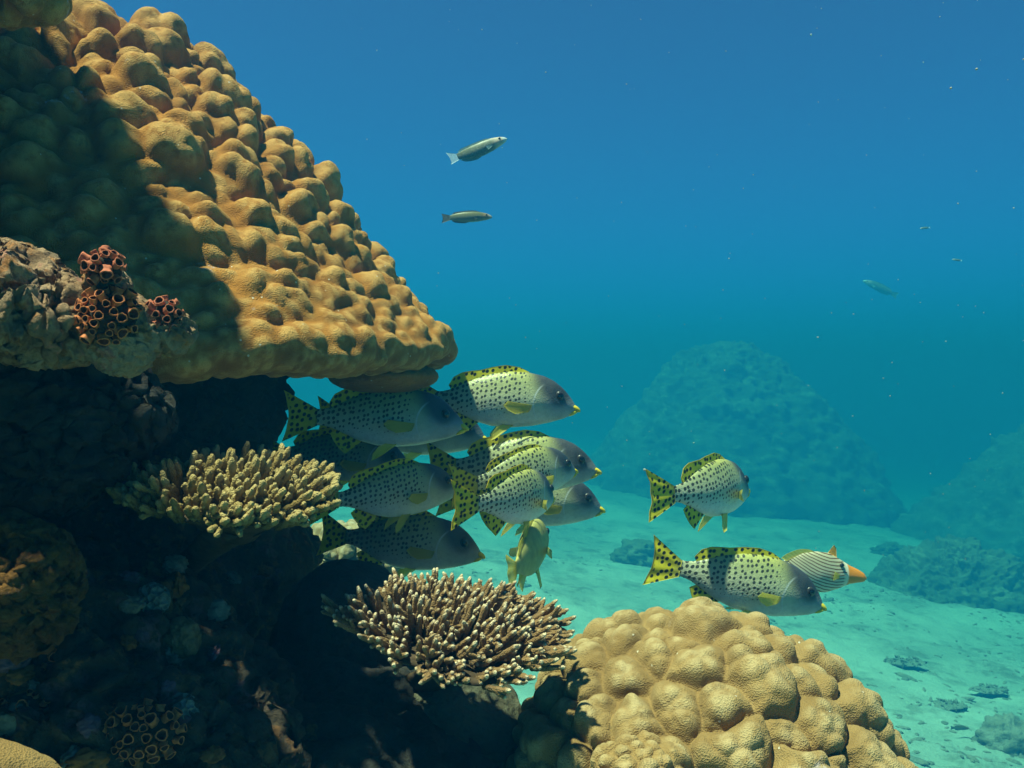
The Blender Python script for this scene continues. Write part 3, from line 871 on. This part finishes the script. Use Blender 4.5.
def grunt(px, py, D, L, label, yaw=0, pitch=0, roll=0, bend=.0, raise_=.0, pect=.5, dorsal=1.0, pelvic=1.0, skin='body', fskin='fin'):
    r = place('spotted_fish', px, py, D, L, yaw, pitch, roll, label, group='black-spotted yellow-finned fish schooling by the reef')
    r.scale.z *= 1.08
    S = SPECIES['grunt']
    body('grunt', M[skin], r, bend)
    # dorsal: spiny front, lobed soft rear
    xs = np.array([.23, .18, .10, .02, -.05, -.10, -.15, -.20, -.235])
    hs = np.array([.004, .022, .030, .028, .028, .038, .050, .046, .016]) * dorsal
    A = [(x, 0, interp(S['top'], x) - .014) for x in xs]
    B = [(x - .018 - .25 * h, 0, interp(S['top'], x) + h) for x, h in zip(xs, hs)]
    fin('dorsal_fin', A, B, M[fskin], r, bend, m=8, ripple=.003, sub=40)
    # tail
    zs = np.linspace(1, -1, 9)
    A = [(-.318, 0, .042 * z) for z in zs]
    B = [(-.468 - .030 * abs(z) ** 1.6, 0, .132 * z + .004) for z in zs]
    fin('tail_fin', A, B, M[fskin], r, bend, m=16, th0=.010, ripple=.004, sub=36)
    # anal
    xs = np.array([-.06, -.09, -.13, -.17, -.20]); hs = np.array([.03, .075, .062, .04, .015])
    A = [(x, 0, interp(S['bot'], x) + .012) for x in xs]
    B = [(x - .04 - .45 * h, 0, interp(S['bot'], x) - h) for x, h in zip(xs, hs)]
    fin('anal_fin', A, B, M[fskin], r, bend, m=8)
    for sgn in (-1, 1):
        y0 = .03 * sgn
        A = [(.14, y0, -.115), (.12, y0, -.122), (.09, y0, -.124), (.07, y0, -.122)]
        k = pelvic
        B = [(.02, y0 + .055 * sgn, -.150 - .050 * k), (-.005, y0 + .05 * sgn, -.150 - .06 * k), (.0, y0 + .04 * sgn, -.142 - .035 * k), (.03, y0 + .03 * sgn, -.138)]
        fin('pelvic_fin', A, B, M['clear'], r, bend, nrm=(0, 1, .5 * sgn), m=8, sub=16)
        w = interp(S['wid'], .22) * .97 * sgn
        A = [(.225, w, -.012), (.222, w, -.026), (.216, w, -.040), (.208, w, -.052)]
        o = pect * .11 * sgn
        B = [(.085, w + o, .004), (.062, w + o * 1.05, -.020), (.085, w + o, -.044), (.130, w + o * .8, -.062)]
        fin('pectoral_fin', A, B, M['clear'], r, bend, nrm=(.4, 1 * sgn, 0), m=9, sub=22, th0=.004)
        ex, ez = .390, .040
        ey = interp(S['wid'], ex) * .86
        e = ell('eye', (ex, ey * sgn, ez), (.026, .013, .026), M['iris'], r, 22, bend)
        ell('pupil', (ex + .002, (ey + .0062) * sgn, ez), (.0185, .009, .0185), M['pupil'], e, 18, bend)
    ell('lip', (.490, 0, -.024), (.038, .026, .015), M['yellow'], r, 18, 0, Matrix.Rotation(math.radians(28), 3, 'Y'))
    ell('lip', (.474, 0, -.050), (.038, .027, .014), M['yellow'], r, 18, 0, Matrix.Rotation(math.radians(-22), 3, 'Y'))
    return r

grunt(492, 401, 2.12, .425, 'sunlit spotted fish highest in the school, with grey head and yellow lip', 4, 2, bend=.10, pect=.3)
grunt(376, 419, 1.96, .41, 'large shaded spotted fish just below the coral rim, nearest of the upper school', 0, 2, bend=-.12, pect=.4)
grunt(402, 428, 2.28, .458, 'dark spotted fish mostly hidden behind the large fish below the rim', 12, 5, bend=.1, pect=.2, dorsal=.8)
grunt(512, 467, 2.10, .43, 'spotted fish in mid-school whose grey head and eye show behind the yellow-tailed fish', 6, 0, bend=.15, pect=.3)
grunt(520, 477, 1.92, .345, 'dark-headed spotted fish with its broad yellow-edged tail toward the camera, mid-school', 40, -4, bend=.12, pect=.8, dorsal=.7)
grunt(522, 500, 2.24, .443, 'grey-headed spotted fish lowest of the sunlit heads facing right', 12, 5, bend=.1, pect=.3)
grunt(514, 500, 1.76, .342, 'short-looking spotted fish turned away, hovering in front of the grey heads', 60, 2, bend=.15, pect=.9)
grunt(528, 554, 1.95, .35, 'narrow yellowish fish seen end-on below the school with fins spread', 76, -6, 0, bend=.02, pect=.55, pelvic=1.0, dorsal=.6, skin='plain', fskin='clear')
grunt(389, 494, 1.90, .36, 'shaded spotted fish with blunt face beside the upper table coral', 34, -3, bend=.1, pect=.5, pelvic=1.1)
grunt(332, 458, 2.12, .39, 'dim spotted fish partly hidden between two shaded fish at the reef', 4, 4, bend=.12, pect=.2)
grunt(398, 543, 2.02, .40, 'blackish shaded spotted fish lowest in the school, just above the white-tipped coral', 0, 5, bend=.12, pect=.1)
grunt(710, 491, 1.95, .40, 'spotted fish alone in open water, turned away with its big yellow tail nearest', 51, 2, -4, bend=.15, pect=.7, pelvic=1.1, dorsal=1.1)
grunt(737, 582, 1.95, .415, 'spotted fish swimming nose-down over the tan coral mound, in front of the striped fish', 2, 13, bend=.06, pect=.9, dorsal=.9, pelvic=.2)

def triggerfish(px, py, D, L, label, yaw, pitch):
    r = place('striped_fish', px, py, D, L, yaw, pitch, 0, label)
    S = SPECIES['trigger']; body('trigger', M['trigger'], r, .05)
    A = [(.21, 0, .125), (.17, 0, .14), (.13, 0, .155)]; B = [(.20, 0, .205), (.178, 0, .232), (.145, 0, .185)]
    fin('spine_fin', A, B, M['orange'], r, 0, m=6, sub=10)
    xs = np.linspace(.02, -.24, 7); hs = np.array([.006, .016, .02, .02, .02, .018, .008])
    fin('dorsal_fin', [(x, 0, interp(S['top'], x) - .012) for x in xs], [(x - .05, 0, interp(S['top'], x) + h) for x, h in zip(xs, hs)], M['clear'], r, 0)
    fin('anal_fin', [(x, 0, interp(S['bot'], x) + .012) for x in xs], [(x - .05, 0, interp(S['bot'], x) - h) for x, h in zip(xs, hs)], M['clear'], r, 0)
    zs = np.linspace(1, -1, 7)
    fin('tail_fin', [(-.318, 0, .042 * z) for z in zs], [(-.49 + .02 * z * z, 0, .12 * z) for z in zs], M['orange'], r, 0)
    for s in (-1, 1):
        w = interp(S['wid'], .2) * .9 * s
        fin('pectoral_fin', [(.215, w, .0), (.21, w, -.03)], [(.15, w + .035 * s, .025), (.14, w + .035 * s, -.05)], M['clear'], r, 0, nrm=(.4, s, 0), sub=10)
        e = ell('eye', (.235, interp(S['wid'], .235) * .78 * s, .075), (.02, .012, .02), M['iris'], r)
        ell('pupil', (.236, (interp(S['wid'], .235) * .78 + .006) * s, .075), (.013, .008, .013), M['pupil'], e)
        ell('gill_slit', (.262, interp(S['wid'], .262) * .93 * s, .02), (.026, .005, .005), M['pupil'], r)
    return r
triggerfish(812, 571, 2.25, .315, 'pale triggerfish with fine dark stripes and orange snout, behind the nose-down fish', 10, 6)

def wrasse(px, py, D, L, label, yaw, pitch, mat, tailmat, finmat, bend):
    r = place('slender_fish', px, py, D, L, yaw, pitch, 0, label)
    S = SPECIES['wrasse']; body('wrasse', mat, r, bend)
    xs = np.linspace(.28, -.28, 9)
    fin('dorsal_fin', [(x, 0, interp(S['top'], x) - .01) for x in xs], [(x - .02, 0, interp(S['top'], x) + h) for x, h in zip(xs, (.004, .022, .024, .024, .024, .024, .026, .03, .012))], finmat, r, bend)
    xs = np.linspace(.05, -.28, 6)
    fin('anal_fin', [(x, 0, interp(S['bot'], x) + .01) for x in xs], [(x - .025, 0, interp(S['bot'], x) - h) for x, h in zip(xs, (.006, .024, .028, .03, .03, .01))], finmat, r, bend)
    zs = np.linspace(1, -1, 7)
    fin('tail_fin', [(-.33, 0, .047 * z) for z in zs], [(-.48 - .03 * z * z, 0, .095 * z) for z in zs], tailmat, r, bend)
    for s in (-1, 1):
        w = interp(S['wid'], .24) * .95 * s
        fin('pectoral_fin', [(.245, w, .0), (.235, w, -.035)], [(.13, w + .05 * s, -.01), (.15, w + .05 * s, -.07)], finmat, r, bend, nrm=(.4, s, 0), sub=10)
        e = ell('eye', (.385, interp(S['wid'], .385) * .85 * s, .03), (.018, .01, .018), M['iris'], r)
        ell('pupil', (.386, (interp(S['wid'], .385) * .85 + .005) * s, .03), (.011, .007, .011), M['pupil'], e)
    return r
wrasse(477, 151, 2.9, .225, 'small pale olive wrasse with white tail tilting upward, upper of two in open water', 6, -25, M['wrasse_light'], M['white_fin'], M['teal_fin'], -.35)
wrasse(467, 217, 3.0, .178, 'small dark olive wrasse swimming level, lower of two in open water', 4, -2, M['wrasse_dark'], M['grey_fin'], M['grey_fin'], .1)
p = ground_hit(960, 736)
g = wrasse(960, 728, p.y - .1, .20, 'tiny brown fish hovering just above the sand at lower right', 8, 4, M['wrasse_dark'], M['grey_fin'], M['grey_fin'], 0)
g = wrasse(880, 288, 19.0, .80, 'faint distant fish fading into the blue water at right', 160, -28, M['wrasse_light'], M['teal_fin'], M['teal_fin'], 0)
g = wrasse(925, 228, 7.5, .085, 'tiny pale blue fish, left of two specks high in open water at right', 170, 4, M['wrasse_light'], M['white_fin'], M['teal_fin'], 0)
g = wrasse(957, 260, 7.8, .085, 'tiny pale blue fish, right of two specks high in open water at right', 160, -10, M['wrasse_light'], M['white_fin'], M['teal_fin'], 0)

# ------------------------------------------------------------------ small growth on the sand
def sand_clump(px, py, r, h, seed, label, group=None, mat='far_rock', name='coral_clump'):
    p = ground_hit(px, py)
    v, q = sphere_grid(70, 44); v = v * (1 + .5 * fbm(v, 2.6, 4, seed, .7))[:, None] * np.array([r, r * .8, h])
    v = v + np.array(p) + np.array([0, 0, h * .15])
    return tag(mesh_obj(name, v, q, M[mat]), label, 'coral', group)
sand_clump(1010, 750, .30, .26, 1, 'round greenish coral head on the sand at the lower right corner', mat='rubble', name='sand_coral_head')
LBL = 'small dark coral rubble clump on the pale sand at right'
def rubble_clump(px, py, r, seed):
    rr = np.random.default_rng(seed); c = ground_hit(px, py); V = []; Q = []; o = 0
    bv, bq = sphere_grid(14, 9)
    v = bv * np.array([1.4, .9, .07]) * r * (1 + .25 * fbm(bv, 2, 3, seed))[:, None]; V.append(v + np.array(c)); Q.append(bq); o += len(v)
    for i in range(46):
        a = rr.uniform(0, 6.28); d = r * .9 * rr.random() ** .6
        R_ = np.array(Matrix.Rotation(rr.uniform(0, 3.1), 3, 'Z') @ Matrix.Rotation(rr.uniform(-1.2, 1.2), 3, 'Y'))
        v = (bv * (1 + .3 * fbm(bv, 2, 2, seed + i))[:, None] * rr.uniform(.4, 1.3) * np.array([.16, .07, .06]) * r * 1.3) @ R_.T
        V.append(v + np.array(c) + np.array([d * math.cos(a) * 1.6, d * math.sin(a), rr.uniform(.0, .14) * r])); Q.append(bq + o); o += len(v)
    return tag(mesh_obj('rubble_clump', np.vstack(V), np.vstack(Q), M['rubble']), LBL, 'coral', 'rubble clumps scattered on the sand')
for i, (px, py, r) in enumerate([(905, 662, .3), (945, 705, .26), (990, 690, .24)]):
    rubble_clump(px, py, r * .62, 10 + i)
for px, py, r, s, lb in [(890, 556, .42, 71, 'pale boulder at the left foot of the right-hand reef slope'), (640, 560, .5, 72, 'faded boulder on sand left of the big hazy mound')]:
    sand_clump(px, py, r, r * .6, s, lb, None, 'far_rock', 'reef_boulder')

# shell and coral grit strewn on the sand
V = []; Q = []; o = 0
bv, bq = sphere_grid(7, 5)
from mathutils.bvhtree import BVHTree as _B
sb = bpy.data.objects['seabed'].data
SB = _B.FromPolygons([x.co for x in sb.vertices], [p.vertices[:] for p in sb.polygons])
for i in range(2600):
    y = rng.uniform(5.0, 17.0); x = rng.uniform(-.12 * y, .72 * y)
    if vnoise(np.array([[x * .9, y * .6, 0.]]), 5)[0] < rng.uniform(-.5, .5): continue
    h = SB.ray_cast(Vector((x, y, 3)), Vector((0, 0, -1)))
    if h[0] is None: continue
    r = rng.uniform(.012, .035) * (1.9 if rng.random() < .06 else 1)
    R_ = np.array(Matrix.Rotation(rng.uniform(0, 3.1), 3, 'Z') @ Matrix.Rotation(rng.uniform(-.4, .4), 3, 'Y'))
    V.append((bv * r * np.array([rng.uniform(.8, 2.4), rng.uniform(.5, 1.1), rng.uniform(.35, .8)])) @ R_.T + np.array(h[0])); Q.append(bq + o); o += len(bv)
tag(mesh_obj('shell_grit', np.vstack(V), np.vstack(Q), M['rubble']), 'broken shell and coral grit strewn over the sand', 'rubble', kind='stuff')

# drifting specks
V = []; Q = []; o = 0
sv, sq = sphere_grid(8, 6)
for i in range(190):
    D = rng.uniform(.8, 5.0); px = rng.uniform(330, 1040); py = rng.uniform(-10, 560)
    if px < 460 and py > 330 - (460 - px) * 1.6: continue
    r = rng.uniform(.35, .8) * D / FPX * rng.choice([.7, 1.0, 1.8], p=[.7, .25, .05])
    V.append(sv * r * rng.uniform(.6, 1.4, 3) + np.array(at(px, py, D))); Q.append(sq + o); o += len(sv)
tag(mesh_obj('drifting_specks', np.vstack(V), np.vstack(Q), M['speck']), 'tiny pale specks drifting through the open blue water', 'particles', kind='stuff')

# ------------------------------------------------------------------ the water itself
(x0, y0, z0), (x1, y1, z1) = BOX
hv = [(x, y, z) for x in (x0, x1) for y in (y0, y1) for z in (z0, z1)]
hq = [(0, 1, 3, 2), (4, 6, 7, 5), (0, 4, 5, 1), (2, 3, 7, 6), (0, 2, 6, 4), (1, 5, 7, 3)]
t = NT('sea_water')
pv = t.n('ShaderNodeVolumePrincipled')
dens = .24
colr = [s / dens for s in WATER_S]
absn = [(1 - (tt - s) / (dens * (1 - s / dens))) for s, tt in zip(WATER_S, WATER_T)]
pv.inputs['Color'].default_value = (*colr, 1)
pv.inputs['Absorption Color'].default_value = (*[max(a, 0) ** 2 for a in absn], 1)
pv.inputs['Density'].default_value = dens
pv.inputs['Anisotropy'].default_value = WATER_G
t.l(pv.outputs[0], t.out.inputs['Volume'])
hz = mesh_obj('haze', np.array(hv, float), hq, t.m, smooth_shade=False)
tag(hz, 'clear blue sea water surrounding the whole reef', 'water', kind='stuff')
